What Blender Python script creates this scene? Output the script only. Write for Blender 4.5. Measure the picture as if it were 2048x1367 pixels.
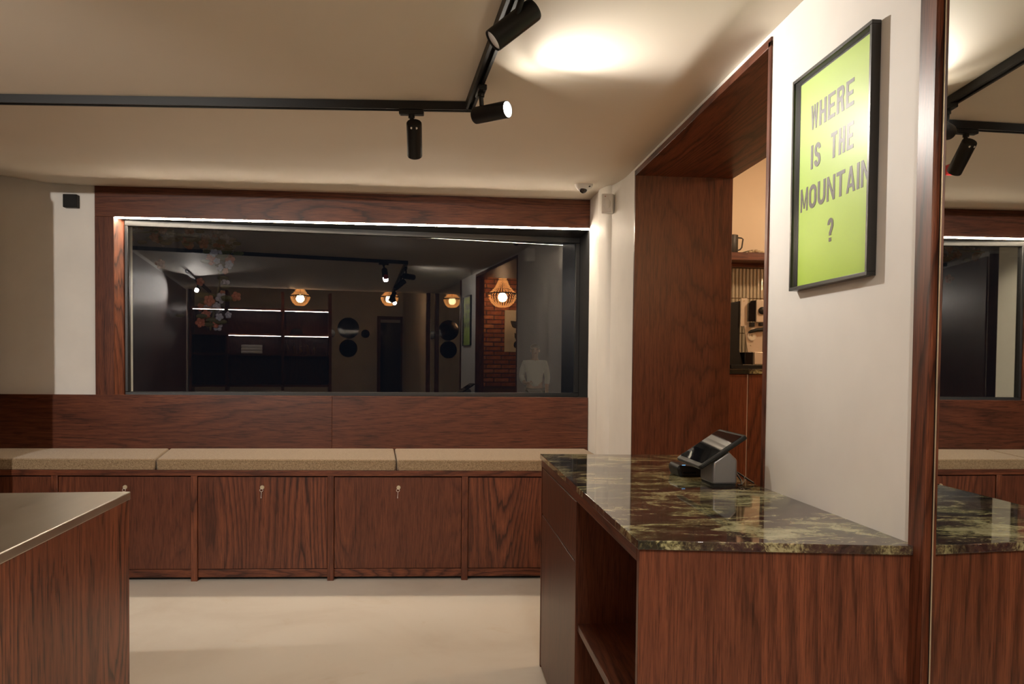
import bpy, bmesh, math, random
from mathutils import Vector, Matrix
random.seed(7)
for o in list(bpy.data.objects):
    bpy.data.objects.remove(o, do_unlink=True)
S = bpy.context.scene
COL = S.collection

# ------------------------------------------------------------------ camera
cam_d = bpy.data.cameras.new('camera'); cam = bpy.data.objects.new('camera', cam_d); COL.objects.link(cam)
RT = Vector((0.99573, -0.09184, 0.00963)); DN = Vector((0.00695, -0.02967, -0.99954)); FW = Vector((0.0921, 0.99533, -0.0290))
cam.matrix_world = Matrix(((RT.x, -DN.x, -FW.x, 0.0), (RT.y, -DN.y, -FW.y, 0.0), (RT.z, -DN.z, -FW.z, 1.32), (0, 0, 0, 1)))
cam_d.sensor_width = 36.0; cam_d.lens = 1584.49 * 36.0 / 2048.0
cam_d.shift_x = 0.0; cam_d.shift_y = (774.69 - 683.5) / 2048.0
cam_d.clip_start = 0.02; cam_d.clip_end = 200
S.camera = cam
# ------------------------------------------------------------------ view, world
S.view_settings.view_transform = 'Standard'; S.view_settings.look = 'None'
S.view_settings.gamma = 1.0; S.view_settings.use_curve_mapping = False
S.view_settings.exposure = 0.50
W = bpy.data.worlds.new('night'); S.world = W; W.use_nodes = True
W.node_tree.nodes['Background'].inputs[0].default_value = (0.30, 0.36, 0.55, 1)
W.node_tree.nodes['Background'].inputs[1].default_value = 0.006
# light strengths (fixtures further down; the wall, track and side-room lamps are added)
P_CORNER = .9; P_CORE = 42.0; P_BENCH = 40.0; P_WALL = 215.0; P_TRACK = 44.0; P_CHAND = 12.0
E_LED = 125.0; P_SIDE = 9.0
C_SPOT = (1.0, 0.925, 0.835); C_LED = (1.0, 0.83, 0.63); C_WARM = (1.0, 0.62, 0.32)

# ------------------------------------------------------------------ helpers
class MB:
    def __init__(s): s.v = []; s.f = []
    def quad(s, a, b, c, d):
        n = len(s.v); s.v += [a, b, c, d]; s.f.append((n, n+1, n+2, n+3)); return s
    def poly(s, pts):
        n = len(s.v); s.v += list(pts); s.f.append(tuple(range(n, n+len(pts)))); return s
    def box(s, x0, x1, y0, y1, z0, z1):
        return s.hexa([(x0,y0),(x1,y0),(x1,y1),(x0,y1)], z0, z1)
    def hexa(s, base, z0, z1):
        n = len(s.v); k = len(base)
        s.v += [(p[0],p[1],z0) for p in base] + [(p[0],p[1],z1) for p in base]
        a = sum(base[i][0]*base[(i+1)%k][1]-base[(i+1)%k][0]*base[i][1] for i in range(k))
        fs = [tuple(range(k-1,-1,-1)), tuple(range(k,2*k))] + [(i,(i+1)%k,(i+1)%k+k,i+k) for i in range(k)]
        if a < 0: fs = [t[::-1] for t in fs]
        s.f += [tuple(n+i for i in t) for t in fs]; return s
    def extrude(s, pts, d):               # planar outline + extrusion vector
        n = len(s.v); k = len(pts); pts = [Vector(p) for p in pts]; d = Vector(d)
        s.v += [tuple(p) for p in pts] + [tuple(p+d) for p in pts]
        nrm = Vector((0,0,0))
        for i in range(k): nrm += pts[i].cross(pts[(i+1)%k])
        fs = [tuple(range(k-1,-1,-1)), tuple(range(k,2*k))] + [(i,(i+1)%k,(i+1)%k+k,i+k) for i in range(k)]
        if nrm.dot(d) < 0: fs = [t[::-1] for t in fs]
        s.f += [tuple(n+i for i in t) for t in fs]; return s
    def cyl(s, a, b, r0, r1=None, seg=24, caps=True):
        r1 = r0 if r1 is None else r1
        return s.loft([(a, r0), (b, r1)], seg, caps)
    def loft(s, rings, seg=24, caps=True, axis=None):
        a = Vector(rings[0][0]); b = Vector(rings[-1][0]); ax = Vector(axis) if axis else (b-a)
        ax = ax.normalized(); up = Vector((0,0,1)) if abs(ax.z) < .9 else Vector((1,0,0))
        u = ax.cross(up).normalized(); w = ax.cross(u); n = len(s.v)
        for p, r in rings:
            p = Vector(p)
            for i in range(seg):
                t = 2*math.pi*i/seg; s.v.append(tuple(p + u*(r*math.cos(t)) + w*(r*math.sin(t))))
        for j in range(len(rings)-1):
            for i in range(seg):
                k = (i+1) % seg
                s.f.append((n+j*seg+i, n+j*seg+k, n+(j+1)*seg+k, n+(j+1)*seg+i))
        if caps:
            s.f.append(tuple(n+i for i in range(seg-1,-1,-1)))
            m = n+(len(rings)-1)*seg; s.f.append(tuple(m+i for i in range(seg)))
        return s
    def tube(s, pts, r, seg=8):
        P = [Vector(p) for p in pts]; n0 = len(s.v); T = []
        for i in range(len(P)):
            T.append((P[min(i+1,len(P)-1)]-P[max(i-1,0)]).normalized())
        u = T[0].orthogonal().normalized()
        for i, p in enumerate(P):
            u = (u - T[i]*u.dot(T[i])).normalized(); w = T[i].cross(u)
            for k in range(seg):
                t = 2*math.pi*k/seg; s.v.append(tuple(p+u*(r*math.cos(t))+w*(r*math.sin(t))))
        for i in range(len(P)-1):
            for k in range(seg):
                q = (k+1) % seg; s.f.append((n0+i*seg+k, n0+i*seg+q, n0+(i+1)*seg+q, n0+(i+1)*seg+k))
        s.f.append(tuple(n0+k for k in range(seg-1,-1,-1))); m = n0+(len(P)-1)*seg; s.f.append(tuple(m+k for k in range(seg)))
        return s
    def sphere(s, c, r, sx=1, sy=1, sz=1, seg=12, rings=8):
        n = len(s.v); c = Vector(c)
        s.v.append((c.x, c.y, c.z-r*sz))
        for j in range(1, rings):
            a = -math.pi/2 + math.pi*j/rings
            for i in range(seg):
                t = 2*math.pi*i/seg
                s.v.append((c.x+r*sx*math.cos(a)*math.cos(t), c.y+r*sy*math.cos(a)*math.sin(t), c.z+r*sz*math.sin(a)))
        s.v.append((c.x, c.y, c.z+r*sz)); top = len(s.v)-1
        for i in range(seg):
            k = (i+1) % seg
            s.f.append((n, n+1+k, n+1+i)); s.f.append((top, n+1+(rings-2)*seg+i, n+1+(rings-2)*seg+k))
        for j in range(rings-2):
            for i in range(seg):
                k = (i+1) % seg; a = n+1+j*seg; b = a+seg
                s.f.append((a+i, a+k, b+k, b+i))
        return s
    def build(s, name, mat, parent=None, bevel=0.0, seg=2, smooth=False, ang=40):
        base = Vector((0,0,0)); q = parent
        while q is not None: base += q.location; q = q.parent
        me = bpy.data.meshes.new(name)
        me.from_pydata([tuple(Vector(v)-base) for v in s.v], [], s.f); me.update()
        me.materials.append(M[mat] if isinstance(mat, str) else mat)
        o = bpy.data.objects.new(name, me); COL.objects.link(o)
        if parent is not None: o.parent = parent
        if bevel:
            bm = bmesh.new(); bm.from_mesh(me); bmesh.ops.remove_doubles(bm, verts=bm.verts, dist=1e-5); bm.to_mesh(me); bm.free()
            md = o.modifiers.new('bevel', 'BEVEL'); md.width = bevel; md.segments = seg; md.limit_method = 'ANGLE'; md.angle_limit = math.radians(35)
        if smooth or bevel:
            for p in me.polygons: p.use_smooth = True
            if hasattr(me, 'set_sharp_from_angle'): me.set_sharp_from_angle(angle=math.radians(ang))
        return o
def tag(o, label=None, cat=None, group=None, kind=None):
    if label: o['label'] = label
    if cat: o['category'] = cat
    if group: o['group'] = group
    if kind: o['kind'] = kind
    return o
def thing(name, label, cat, loc, group=None):
    o = bpy.data.objects.new(name, None); COL.objects.link(o); o.location = loc; o.empty_display_size = .05
    return tag(o, label, cat, group)
def struct(name, loc=(0,0,0)):
    o = bpy.data.objects.new(name, None); COL.objects.link(o); o.location = loc; o['kind'] = 'structure'; return o
def B1(): return MB()

# ------------------------------------------------------------------ materials
M = {}
def newmat(name):
    m = bpy.data.materials.new(name); m.use_nodes = True; nt = m.node_tree
    b = nt.nodes['Principled BSDF']; M[name] = m; return m, nt, b
def nd(nt, t, **k):
    n = nt.nodes.new(t)
    for a, v in k.items():
        if a in n.inputs: n.inputs[a].default_value = v
        else: setattr(n, a, v)
    return n
def lk(nt, a, b): nt.links.new(a, b)
def ramp(nt, fac, stops):
    r = nt.nodes.new('ShaderNodeValToRGB'); e = r.color_ramp.elements
    while len(e) > 1: e.remove(e[-1])
    e[0].position = stops[0][0]; e[0].color = (*stops[0][1], 1)
    for p, c in stops[1:]:
        x = e.new(p); x.color = (*c, 1)
    lk(nt, fac, r.inputs[0]); return r
def mapped(nt, scale, loc=(0,0,0), rot=(0,0,0)):
    tc = nt.nodes.new('ShaderNodeTexCoord'); mp = nt.nodes.new('ShaderNodeMapping')
    mp.inputs['Scale'].default_value = scale; mp.inputs['Location'].default_value = loc; mp.inputs['Rotation'].default_value = rot
    lk(nt, tc.outputs['Object'], mp.inputs[0]); return mp
def noise(nt, vec, scale=1.0, detail=2.0, rough=.5, dist=0.0):
    n = nd(nt, 'ShaderNodeTexNoise'); n.inputs['Scale'].default_value = scale; n.inputs['Detail'].default_value = detail
    n.inputs['Roughness'].default_value = rough; n.inputs['Distortion'].default_value = dist; lk(nt, vec, n.inputs['Vector']); return n
def mth(nt, op, a, b=None):
    n = nt.nodes.new('ShaderNodeMath'); n.operation = op
    for i, x in enumerate((a, b)):
        if x is None: continue
        if isinstance(x, (int, float)): n.inputs[i].default_value = x
        else: lk(nt, x, n.inputs[i])
    return n.outputs[0]
def mixc(nt, mode, fac, a, b):
    n = nt.nodes.new('ShaderNodeMix'); n.data_type = 'RGBA'; n.blend_type = mode
    for i, x in ((0, fac), (6, a), (7, b)):
        if isinstance(x, (int, float)): n.inputs[i].default_value = x
        elif isinstance(x, tuple): n.inputs[i].default_value = (*x, 1)
        else: lk(nt, x, n.inputs[i])
    return n.outputs[2]
def bump(nt, b, h, strength, dist):
    n = nt.nodes.new('ShaderNodeBump'); n.inputs['Strength'].default_value = strength; n.inputs['Distance'].default_value = dist
    lk(nt, h, n.inputs['Height']); lk(nt, n.outputs[0], b.inputs['Normal'])
def plain(name, col, rough=.5, metal=0.0, spec=.5, emit=None, es=0.0, coat=0.0):
    m, nt, b = newmat(name)
    b.inputs['Base Color'].default_value = (*col, 1); b.inputs['Roughness'].default_value = rough; b.inputs['Metallic'].default_value = metal
    b.inputs['Specular IOR Level'].default_value = spec; b.inputs['Coat Weight'].default_value = coat
    if emit: b.inputs['Emission Color'].default_value = (*emit, 1); b.inputs['Emission Strength'].default_value = es
    return m
def paint(name, col, rough=.6, mott=.05, scale=2.2):
    m, nt, b = newmat(name); v = mapped(nt, (1,1,1))
    n = noise(nt, v.outputs[0], scale, 4, .6)
    c = ramp(nt, n.outputs[0], [(.3, tuple(x*(1-mott) for x in col)), (.7, tuple(min(1,x*(1+mott)) for x in col))])
    lk(nt, c.outputs[0], b.inputs['Base Color']); b.inputs['Roughness'].default_value = rough; b.inputs['Specular IOR Level'].default_value = .3
    f = noise(nt, v.outputs[0], 60, 3, .6); bump(nt, b, f.outputs[0], .06, .0015)
    return m
def wood(name, axis, seed=0.0, dark=(.024,.0082,.0048), mid=(.115,.0345,.0165), lite=(.215,.068,.0305), lines=38.0, across=1.9, along=.30, rough=.38, figure=1.0, fleck=.35):
    m, nt, b = newmat(name)
    def sc(a, g): return tuple(g if i == 'XYZ'.index(axis) else a for i in range(3))
    v1 = mapped(nt, sc(across, along), (seed, seed*1.7, seed*.6))
    n1 = noise(nt, v1.outputs[0], 1.0, .6, .35, .35)
    vw = mapped(nt, sc(30, 2.6), (seed*2, seed, 3))
    nw = noise(nt, vw.outputs[0], 1.0, 3, .6)
    val = mth(nt, 'ADD', mth(nt, 'MULTIPLY', n1.outputs[0], lines), mth(nt, 'MULTIPLY', nw.outputs[0], 1.3))
    fr = mth(nt, 'FRACT', val)
    ring = ramp(nt, fr, [(0.0, dark), (.07, dark), (.20, mid), (.65, lite), (.96, mid), (1.0, dark)])
    vp = mapped(nt, sc(330, 9), (seed, 0, seed)); npz = noise(nt, vp.outputs[0], 1.0, 4, .7, .2)
    pore = ramp(nt, npz.outputs[0], [(.36, (.42,.36,.34)), (.50, (.95,.94,.94)), (.70, (1.30,1.28,1.25))])
    vm = mapped(nt, sc(1.3, .35), (seed*1.3, 2, seed)); nm = noise(nt, vm.outputs[0], 1.6, 2, .5)
    amt = ramp(nt, nm.outputs[0], [(.38, (.15,.15,.15)), (.62, (.80,.80,.80))])
    c1 = mixc(nt, 'MIX', mth(nt, 'MULTIPLY', amt.outputs[0], figure), mid, ring.outputs[0])
    c2 = mixc(nt, 'MULTIPLY', .85, c1, pore.outputs[0])
    vf = mapped(nt, sc(95, 7.0), (seed*1.1, seed*.3, 5)); nf = noise(nt, vf.outputs[0], 1.0, 3, .55, .4)
    fl = ramp(nt, nf.outputs[0], [(.36, (.22,.18,.17)), (.455, (1,1,1))])
    c2 = mixc(nt, 'MULTIPLY', fleck, c2, fl.outputs[0])
    vb = mapped(nt, sc(7.0, .5), (seed*3, 1, seed)); nb = noise(nt, vb.outputs[0], 1.0, 3, .55)
    big = ramp(nt, nb.outputs[0], [(.3, (.80,.79,.79)), (.7, (1.16,1.15,1.13))])
    c3 = mixc(nt, 'MULTIPLY', .8, c2, big.outputs[0])
    lk(nt, c3, b.inputs['Base Color'])
    b.inputs['Roughness'].default_value = rough; b.inputs['Specular IOR Level'].default_value = .38
    bump(nt, b, npz.outputs[0], .10, .0008)
    return m
wood('wood_x', 'X', seed=35.7, lines=44, across=2.6, along=.16, figure=.75, fleck=.5)
for ax in 'YZ':
    wood('wood_'+ax.lower(), ax, seed=3.1+ord(ax)*.37)
wood('wood_z2', 'Z', seed=9.3, lines=32); wood('wood_z3', 'Z', seed=15.7, lines=44, figure=.6); wood('wood_z4', 'Z', seed=21.9, lines=34); wood('wood_z5', 'Z', seed=27.3, lines=30, along=.45, mid=(.130,.040,.019), lite=(.235,.076,.034))
wood('wood_z6', 'Z', seed=33.3, lines=46, figure=.6)
wood('wood_bar', 'Z', seed=41.0, lines=24, across=2.6, along=.55, mid=(.170,.050,.0235), lite=(.290,.090,.040), fleck=.85)
wood('wood_x1', 'X', seed=71.0, lines=22, across=3.0, along=.5, figure=1.1, fleck=.3)
wood('wood_x2', 'X', seed=52.0, lines=20, across=3.2, along=.42); wood('wood_x3', 'X', seed=58.5, lines=44, across=2.6, along=.18, figure=.8, fleck=.5)
wood('wood_jamb', 'Z', seed=63.0, lines=34, across=1.9, along=.30, figure=.9, mid=(.100,.032,.0160), lite=(.165,.055,.0265))
paint('wall_paint', (.81,.785,.74)); paint('ceiling_paint', (.79,.72,.61), .7, .03, .9); paint('side_paint', (.72,.60,.45), .6)
# floor: pale poured cement with faint tan stains
m, nt, b = newmat('cement'); v = mapped(nt, (1,1,1)); n1 = noise(nt, v.outputs[0], 1.1, 6, .6, .6)
c = ramp(nt, n1.outputs[0], [(.30, (.60,.54,.46)), (.50, (.68,.63,.55)), (.75, (.71,.67,.60))])
n2 = noise(nt, v.outputs[0], 3.0, 5, .7, 1.0); st = ramp(nt, n2.outputs[0], [(.60, (1,1,1)), (.78, (.86,.78,.66))])
lk(nt, mixc(nt, 'MULTIPLY', .6, c.outputs[0], st.outputs[0]), b.inputs['Base Color']); b.inputs['Roughness'].default_value = .48; b.inputs['Specular IOR Level'].default_value = .35
n3 = noise(nt, v.outputs[0], 40, 4, .6); bump(nt, b, n3.outputs[0], .06, .004)
# granite: dark green-black and plum with straw veins, polished
m, nt, b = newmat('granite'); v = mapped(nt, (3.6, 6.4, 3.6), (1.3,.4,.2), (0,0,.25))
w1 = noise(nt, v.outputs[0], .8, 5, .6, 0.0); vadd = nt.nodes.new('ShaderNodeVectorMath'); vadd.operation = 'MULTIPLY_ADD'
lk(nt, w1.outputs['Color'], vadd.inputs[0]); vadd.inputs[1].default_value = (1.6,1.6,1.6); lk(nt, v.outputs[0], vadd.inputs[2])
g1 = noise(nt, vadd.outputs[0], 1.5, 9, .68, .5); g2 = noise(nt, v.outputs[0], 34, 4, .7); g3 = noise(nt, vadd.outputs[0], .8, 3, .5)
val = mth(nt, 'ADD', g1.outputs[0], mth(nt, 'MULTIPLY', mth(nt, 'SUBTRACT', g2.outputs[0], .5), .22))
c1 = ramp(nt, val, [(.30, (.007,.009,.007)), (.44, (.020,.021,.015)), (.482, (.085,.078,.040)), (.525, (.28,.265,.13)), (.64, (.52,.51,.32))])
c2 = ramp(nt, val, [(.30, (.012,.008,.008)), (.48, (.052,.028,.028)), (.525, (.075,.050,.034)), (.562, (.30,.27,.14)), (.68, (.50,.48,.31))])
pm = ramp(nt, g3.outputs[0], [(.42, (0,0,0)), (.56, (1,1,1))])
lk(nt, mixc(nt, 'MIX', pm.outputs[0], c1.outputs[0], c2.outputs[0]), b.inputs['Base Color'])
b.inputs['Roughness'].default_value = .04; b.inputs['Specular IOR Level'].default_value = .5; b.inputs['IOR'].default_value = 1.75
# upholstery: heathered tan wool
m, nt, b = newmat('wool'); v = mapped(nt, (1,1,1)); n1 = noise(nt, v.outputs[0], 420, 3, .8); n2 = noise(nt, v.outputs[0], 130, 4, .7)
c = ramp(nt, mth(nt, 'ADD', mth(nt, 'MULTIPLY', n1.outputs[0], .6), mth(nt, 'MULTIPLY', n2.outputs[0], .4)), [(.36, (.085,.052,.027)), (.47, (.24,.165,.095)), (.56, (.36,.26,.155)), (.66, (.50,.39,.26))])
lk(nt, c.outputs[0], b.inputs['Base Color']); b.inputs['Roughness'].default_value = .95; b.inputs['Specular IOR Level'].default_value = .1
b.inputs['Sheen Weight'].default_value = .25; bump(nt, b, n1.outputs[0], .5, .003)
# brushed steel
m, nt, b = newmat('steel'); v = mapped(nt, (6,1.2,6)); n1 = noise(nt, v.outputs[0], 2.5, 6, .6, .6)
c = ramp(nt, n1.outputs[0], [(.3, (.56,.53,.46)), (.7, (.64,.61,.54))]); lk(nt, c.outputs[0], b.inputs['Base Color'])
b.inputs['Metallic'].default_value = 1.0; r = ramp(nt, n1.outputs[0], [(.3, (.31,.31,.31)), (.7, (.37,.37,.37))]); lk(nt, r.outputs[0], b.inputs['Roughness'])
plain('steel_bright', (.78,.72,.62), .22, 1.0); plain('chrome', (.80,.76,.70), .30, .45); plain('brass', (.66,.57,.40), .32, .45); plain('machine_steel', (.66,.57,.47), .38, .45)
plain('black_metal', (.009,.009,.009), .45, 0.0, .28); plain('black_matte', (.012,.012,.012), .6, 0, .3); plain('black_gloss', (.006,.006,.007), .03, 0, .9)
plain('dark_frame', (.020,.020,.021), .40, .2); plain('frame_band', (.05,.05,.049), .34, .6); plain('white_plastic', (.86,.84,.80), .35); plain('lens_grey', (.80,.82,.85), .35, 0); plain('conductor', (.30,.28,.25), .35, .9); plain('lens_dim', (.5,.47,.42), .4, 0, .5, (1,.9,.76), .8)
plain('lens_lit', (1,1,1), .5, 0, .5, (1.0,.90,.76), 75.0); plain('led', (1,1,1), .5, 0, .5, C_LED, E_LED)
plain('shelf_led', (1,1,1), .5, 0, .5, (1,.93,.84), 30.0)
plain('red_plastic', (.45,.018,.022), .35); plain('tablet_grey', (.25,.25,.26), .38, .7); plain('rubber', (.010,.011,.010), .5, 0, .3)
plain('blue_led', (.1,.3,.8), .4, 0, .5, (.25,.6,1.0), 1.0); plain('dark_gap', (.006,.005,.004), .9)
plain('text_ink', (.085,.068,.050), .5, 0, .4); plain('frame_black', (.014,.013,.012), .30, 0, .5)
plain('mug_dark', (.035,.030,.026), .5); plain('cord_copper', (.35,.13,.04), .45)
plain('outside_ground', (.02,.022,.026), .9); plain('night_brick', (.03,.025,.022), .9)
plain('skin', (.45,.25,.17), .55); plain('shirt', (.70,.66,.58), .8); plain('trouser', (.03,.03,.04), .85); plain('hair', (.03,.02,.015), .6)
plain('blossom_pink', (.16,.045,.035), .9); plain('blossom_white', (.13,.13,.18), .9); plain('leaf_green', (.012,.016,.008), .9)
plain('linen', (.62,.56,.45), .9); plain('bead', (.75,.42,.16), .4, 0, .5, (1,.50,.16), 2.2); plain('bulb', (1,1,1), .5, 0, .5, (1,.66,.32), 140.0)
plain('cloth_white', (.72,.68,.62), .85); plain('cap_black', (.02,.02,.02), .9); plain('bottle_amber', (.09,.035,.01), .1); plain('mirror_black', (.008,.008,.008), .05, 0, .8)
# poster paper: lime with slight cockling
m, nt, b = newmat('lime_paper'); v = mapped(nt, (1,1,1)); n1 = noise(nt, v.outputs[0], 3.0, 2, .5)
c = ramp(nt, n1.outputs[0], [(.35, (.43,.65,.030)), (.65, (.47,.70,.045))]); lk(nt, c.outputs[0], b.inputs['Base Color']); b.inputs['Roughness'].default_value = .55
bump(nt, b, n1.outputs[0], .3, .02)
# clear glass: transparent with a Fresnel reflection
def glassmat(name, ior, tint=(1,1,1), rough=0.0, smear=False):
    m = bpy.data.materials.new(name); m.use_nodes = True; nt = m.node_tree; nt.nodes.clear(); M[name] = m
    o = nt.nodes.new('ShaderNodeOutputMaterial'); mx = nt.nodes.new('ShaderNodeMixShader'); t = nt.nodes.new('ShaderNodeBsdfTransparent'); g = nt.nodes.new('ShaderNodeBsdfGlossy')
    fr = nt.nodes.new('ShaderNodeFresnel'); fr.inputs['IOR'].default_value = ior
    t.inputs[0].default_value = (*tint, 1); g.inputs['Roughness'].default_value = rough
    ge = nt.nodes.new('ShaderNodeNewGeometry'); lk(nt, mth(nt, 'MULTIPLY', fr.outputs[0], mth(nt, 'SUBTRACT', 1.0, ge.outputs['Backfacing'])), mx.inputs[0]); lk(nt, t.outputs[0], mx.inputs[1]); lk(nt, g.outputs[0], mx.inputs[2])
    if smear:   # condensation: a faint milky film with drip streaks
        d = nt.nodes.new('ShaderNodeBsdfDiffuse'); d.inputs[0].default_value = (.55,.56,.58,1); v = mapped(nt, (1.0,1.0,.55)); n = noise(nt, v.outputs[0], 1.6, 4, .6)
        v2 = mapped(nt, (34,34,2.0)); n2 = noise(nt, v2.outputs[0], 1.0, 3, .6)
        r = ramp(nt, mth(nt, 'MULTIPLY', n.outputs[0], mth(nt, 'ADD', n2.outputs[0], .45)), [(.40, (0,0,0)), (.75, (.010,.010,.010))])
        mx2 = nt.nodes.new('ShaderNodeMixShader'); sx = nt.nodes.new('ShaderNodeSeparateXYZ'); tcc = nt.nodes.new('ShaderNodeTexCoord'); lk(nt, tcc.outputs['Object'], sx.inputs[0]); fx = ramp(nt, mth(nt, 'MULTIPLY', mth(nt, 'ADD', sx.outputs[0], 1.6), 1.0), [(0.0, (1,1,1)), (.75, (0,0,0))]); lk(nt, mth(nt, 'MULTIPLY', r.outputs[0], fx.outputs[0]), mx2.inputs[0]); lk(nt, mx.outputs[0], mx2.inputs[1]); lk(nt, d.outputs[0], mx2.inputs[2]); lk(nt, mx2.outputs[0], o.inputs[0])
    else: lk(nt, mx.outputs[0], o.inputs[0])
    return m
glassmat('window_glass', 1.95, (.97,.98,.97), 0.0, True); glassmat('picture_glass', 1.16, (1,1,1), .30)
m, nt, b = newmat('mirror'); b.inputs['Metallic'].default_value = 1; b.inputs['Base Color'].default_value = (.80,.80,.76,1); b.inputs['Roughness'].default_value = .008
# brick and tile
m, nt, b = newmat('brick'); oi = nt.nodes.new('ShaderNodeObjectInfo'); v = mapped(nt, (1,1,1)); n1 = noise(nt, v.outputs[0], 14, 5, .7)
c = ramp(nt, oi.outputs['Random'], [(0, (.30,.10,.045)), (.5, (.40,.14,.06)), (1, (.48,.20,.09))]); c2 = ramp(nt, n1.outputs[0], [(.3, (.6,.6,.6)), (.7, (1.15,1.15,1.15))])
lk(nt, mixc(nt, 'MULTIPLY', .8, c.outputs[0], c2.outputs[0]), b.inputs['Base Color']); b.inputs['Roughness'].default_value = .85; bump(nt, b, n1.outputs[0], .6, .01)
plain('mortar', (.13,.075,.045), .95); plain('tile', (.42,.36,.26), .28, 0, .5, coat=.3); plain('grout', (.16,.10,.06), .9)
plain('dried_leaf', (.42,.34,.22), .8); plain('print_leaf', (.05,.045,.03), .8)

# ------------------------------------------------------------------ geometry of the room
XR = 1.048; ZT = 2.386; XL = -2.48
def FY(x): return 4.8234 - .03906*x          # bench front line
def BY(x): return 5.518 - .0067*x            # back wall line
def zc(x, y):
    s = min(1, max(0, (y-4.35)/1.05)); s = s*s*(3-2*s)
    return ZT + s*(.092 + max(0, -2.50-x)*.13)
GA = math.radians(-5.2); GN = Vector((math.sin(GA), math.cos(GA), 0)); VG = 5.777
def GY(x): return (VG - x*GN.x)/GN.y         # the window pane stands askew in its recess

# floor
tag(B1().box(-4.6, 4.4, -3.9, 6.1, -.06, 0).build('floor', 'cement'), kind='structure')
# ceiling
mb = MB(); xs = [-4.4+i*(XR+.02+4.4)/24 for i in range(25)]; ys = [-.45, 0, 2, 4.2] + [4.35+i*.09 for i in range(14)]
for i in range(24):
    for j in range(len(ys)-1):
        a, b_, c_, d_ = (xs[i],ys[j]), (xs[i+1],ys[j]), (xs[i+1],ys[j+1]), (xs[i],ys[j+1])
        mb.quad((*d_, zc(*d_)), (*c_, zc(*c_)), (*b_, zc(*b_)), (*a, zc(*a)))
ce = mb.build('ceiling', 'ceiling_paint', smooth=True); tag(ce, kind='structure')
bm = bmesh.new(); bm.from_mesh(ce.data); bmesh.ops.remove_doubles(bm, verts=bm.verts, dist=1e-4); bm.to_mesh(ce.data); bm.free()
sd = ce.modifiers.new('thick', 'SOLIDIFY'); sd.thickness = .12; sd.offset = -1
tag(B1().box(-2.7, 1.6, -3.9, -.45, 2.86, 2.98).build('ceiling_behind', 'ceiling_paint'), kind='structure')
tag(B1().box(-2.7, XR+.02, -.46, -.40, ZT+.001, 2.86).build('wall_bulkhead', 'ceiling_paint'), kind='structure')
# right wall: solid blocks round the serving opening, and a shallow plastered pipe chase by the window
O0, O1, OZ = 2.462, 4.213, 2.356; XI = 1.58
wr = struct('wall_right', (XR, 0, 0))
B1().box(XR, XR+.09, 1.60, O0, 0, 2.95).build('wall_panel', 'wall_paint', wr)
B1().box(XR+.016, XR+.09, -3.9, 1.60, 0, 2.95).build('wall_panel', 'wall_paint', wr)
B1().box(XR, XI, O1, 5.52, 0, 2.95).build('wall_panel', 'wall_paint', wr)
B1().box(XR, XI, O0, O1, OZ, 2.95).build('wall_panel', 'wall_paint', wr)
B1().hexa([(XR+.01,5.19),(XR-.012,5.165),(XR-.020,5.08),(XR-.020,4.90),(XR-.012,4.82),(XR+.01,4.795)], 0, 2.47).build('pipe_chase', 'wall_paint', wr, smooth=True)
# lining of the opening
tl = struct('trim_1', (XR, O0, 0))
B1().box(XR-.006, XI, O1-.018, O1+.004, 0, OZ).build('jamb_panel', 'wood_jamb', tl, .0015)
B1().box(XR-.006, XR+.095, O0-.004, O0+.018, 0, OZ).build('jamb_panel', 'wood_z3', tl, .0015)
B1().box(XR-.006, XI, O0-.004, O1+.004, OZ-.018, OZ+.012).build('soffit_panel', 'wood_y', tl, .0015)
# back wall with the window hole
wb = struct('wall_back', (0, 5.55, 0)); T = .02
def bk(x0, x1, o0, o1, z0, z1): return MB().hexa([(x0,BY(x0)+o0),(x1,BY(x1)+o0),(x1,BY(x1)+o1),(x0,BY(x0)+o1)], z0, z1)
bk(-4.4, -2.23, T, .5, 0, 2.75).build('wall_panel', 'wall_paint', wb)
bk(-2.23, XI, T, .5, 0, 1.06).build('wall_panel', 'wall_paint', wb)
bk(-2.23, XI, T, .5, 2.30, 2.75).build('wall_panel', 'wall_paint', wb)
bk(XR+.03, XI, T, .5, 1.06, 2.30).build('wall_panel', 'wall_paint', wb)
# left wall stops short of the window bay
wl = struct('wall_left', (XL, 0, 0))
B1().box(XL-.16, XL, -3.9, 4.30, 0, 2.9).build('wall_panel', 'wall_paint', wl)
B1().box(-4.5, -4.35, 4.0, 6.0, 0, 2.8).build('wall_panel', 'wall_paint', wl)
B1().box(-4.5, XL-.16, 3.9, 4.05, 0, 2.8).build('wall_panel', 'wall_paint', wl)
B1().box(-4.35, XL-.161, 4.051, 4.066, 0, 2.36).build('added_cladding', 'wood_z6', wl); B1().box(XL-.16, XL, 4.301, 4.312, 0, 2.36).build('added_cladding', 'wood_z3', wl)  # dark boards added so these walls look dark in the window reflection
tag(B1().box(-2.7, 4.4, -3.95, -3.8, 0, 2.95).build('wall_front', 'wall_paint'), kind='structure')

B1().box(XL, XL+.015, -.6, 4.285, 0, 2.34).build('added_cladding', 'wood_z3', wl)  # unseen dark boards added to darken the left wall in the pane
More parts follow.
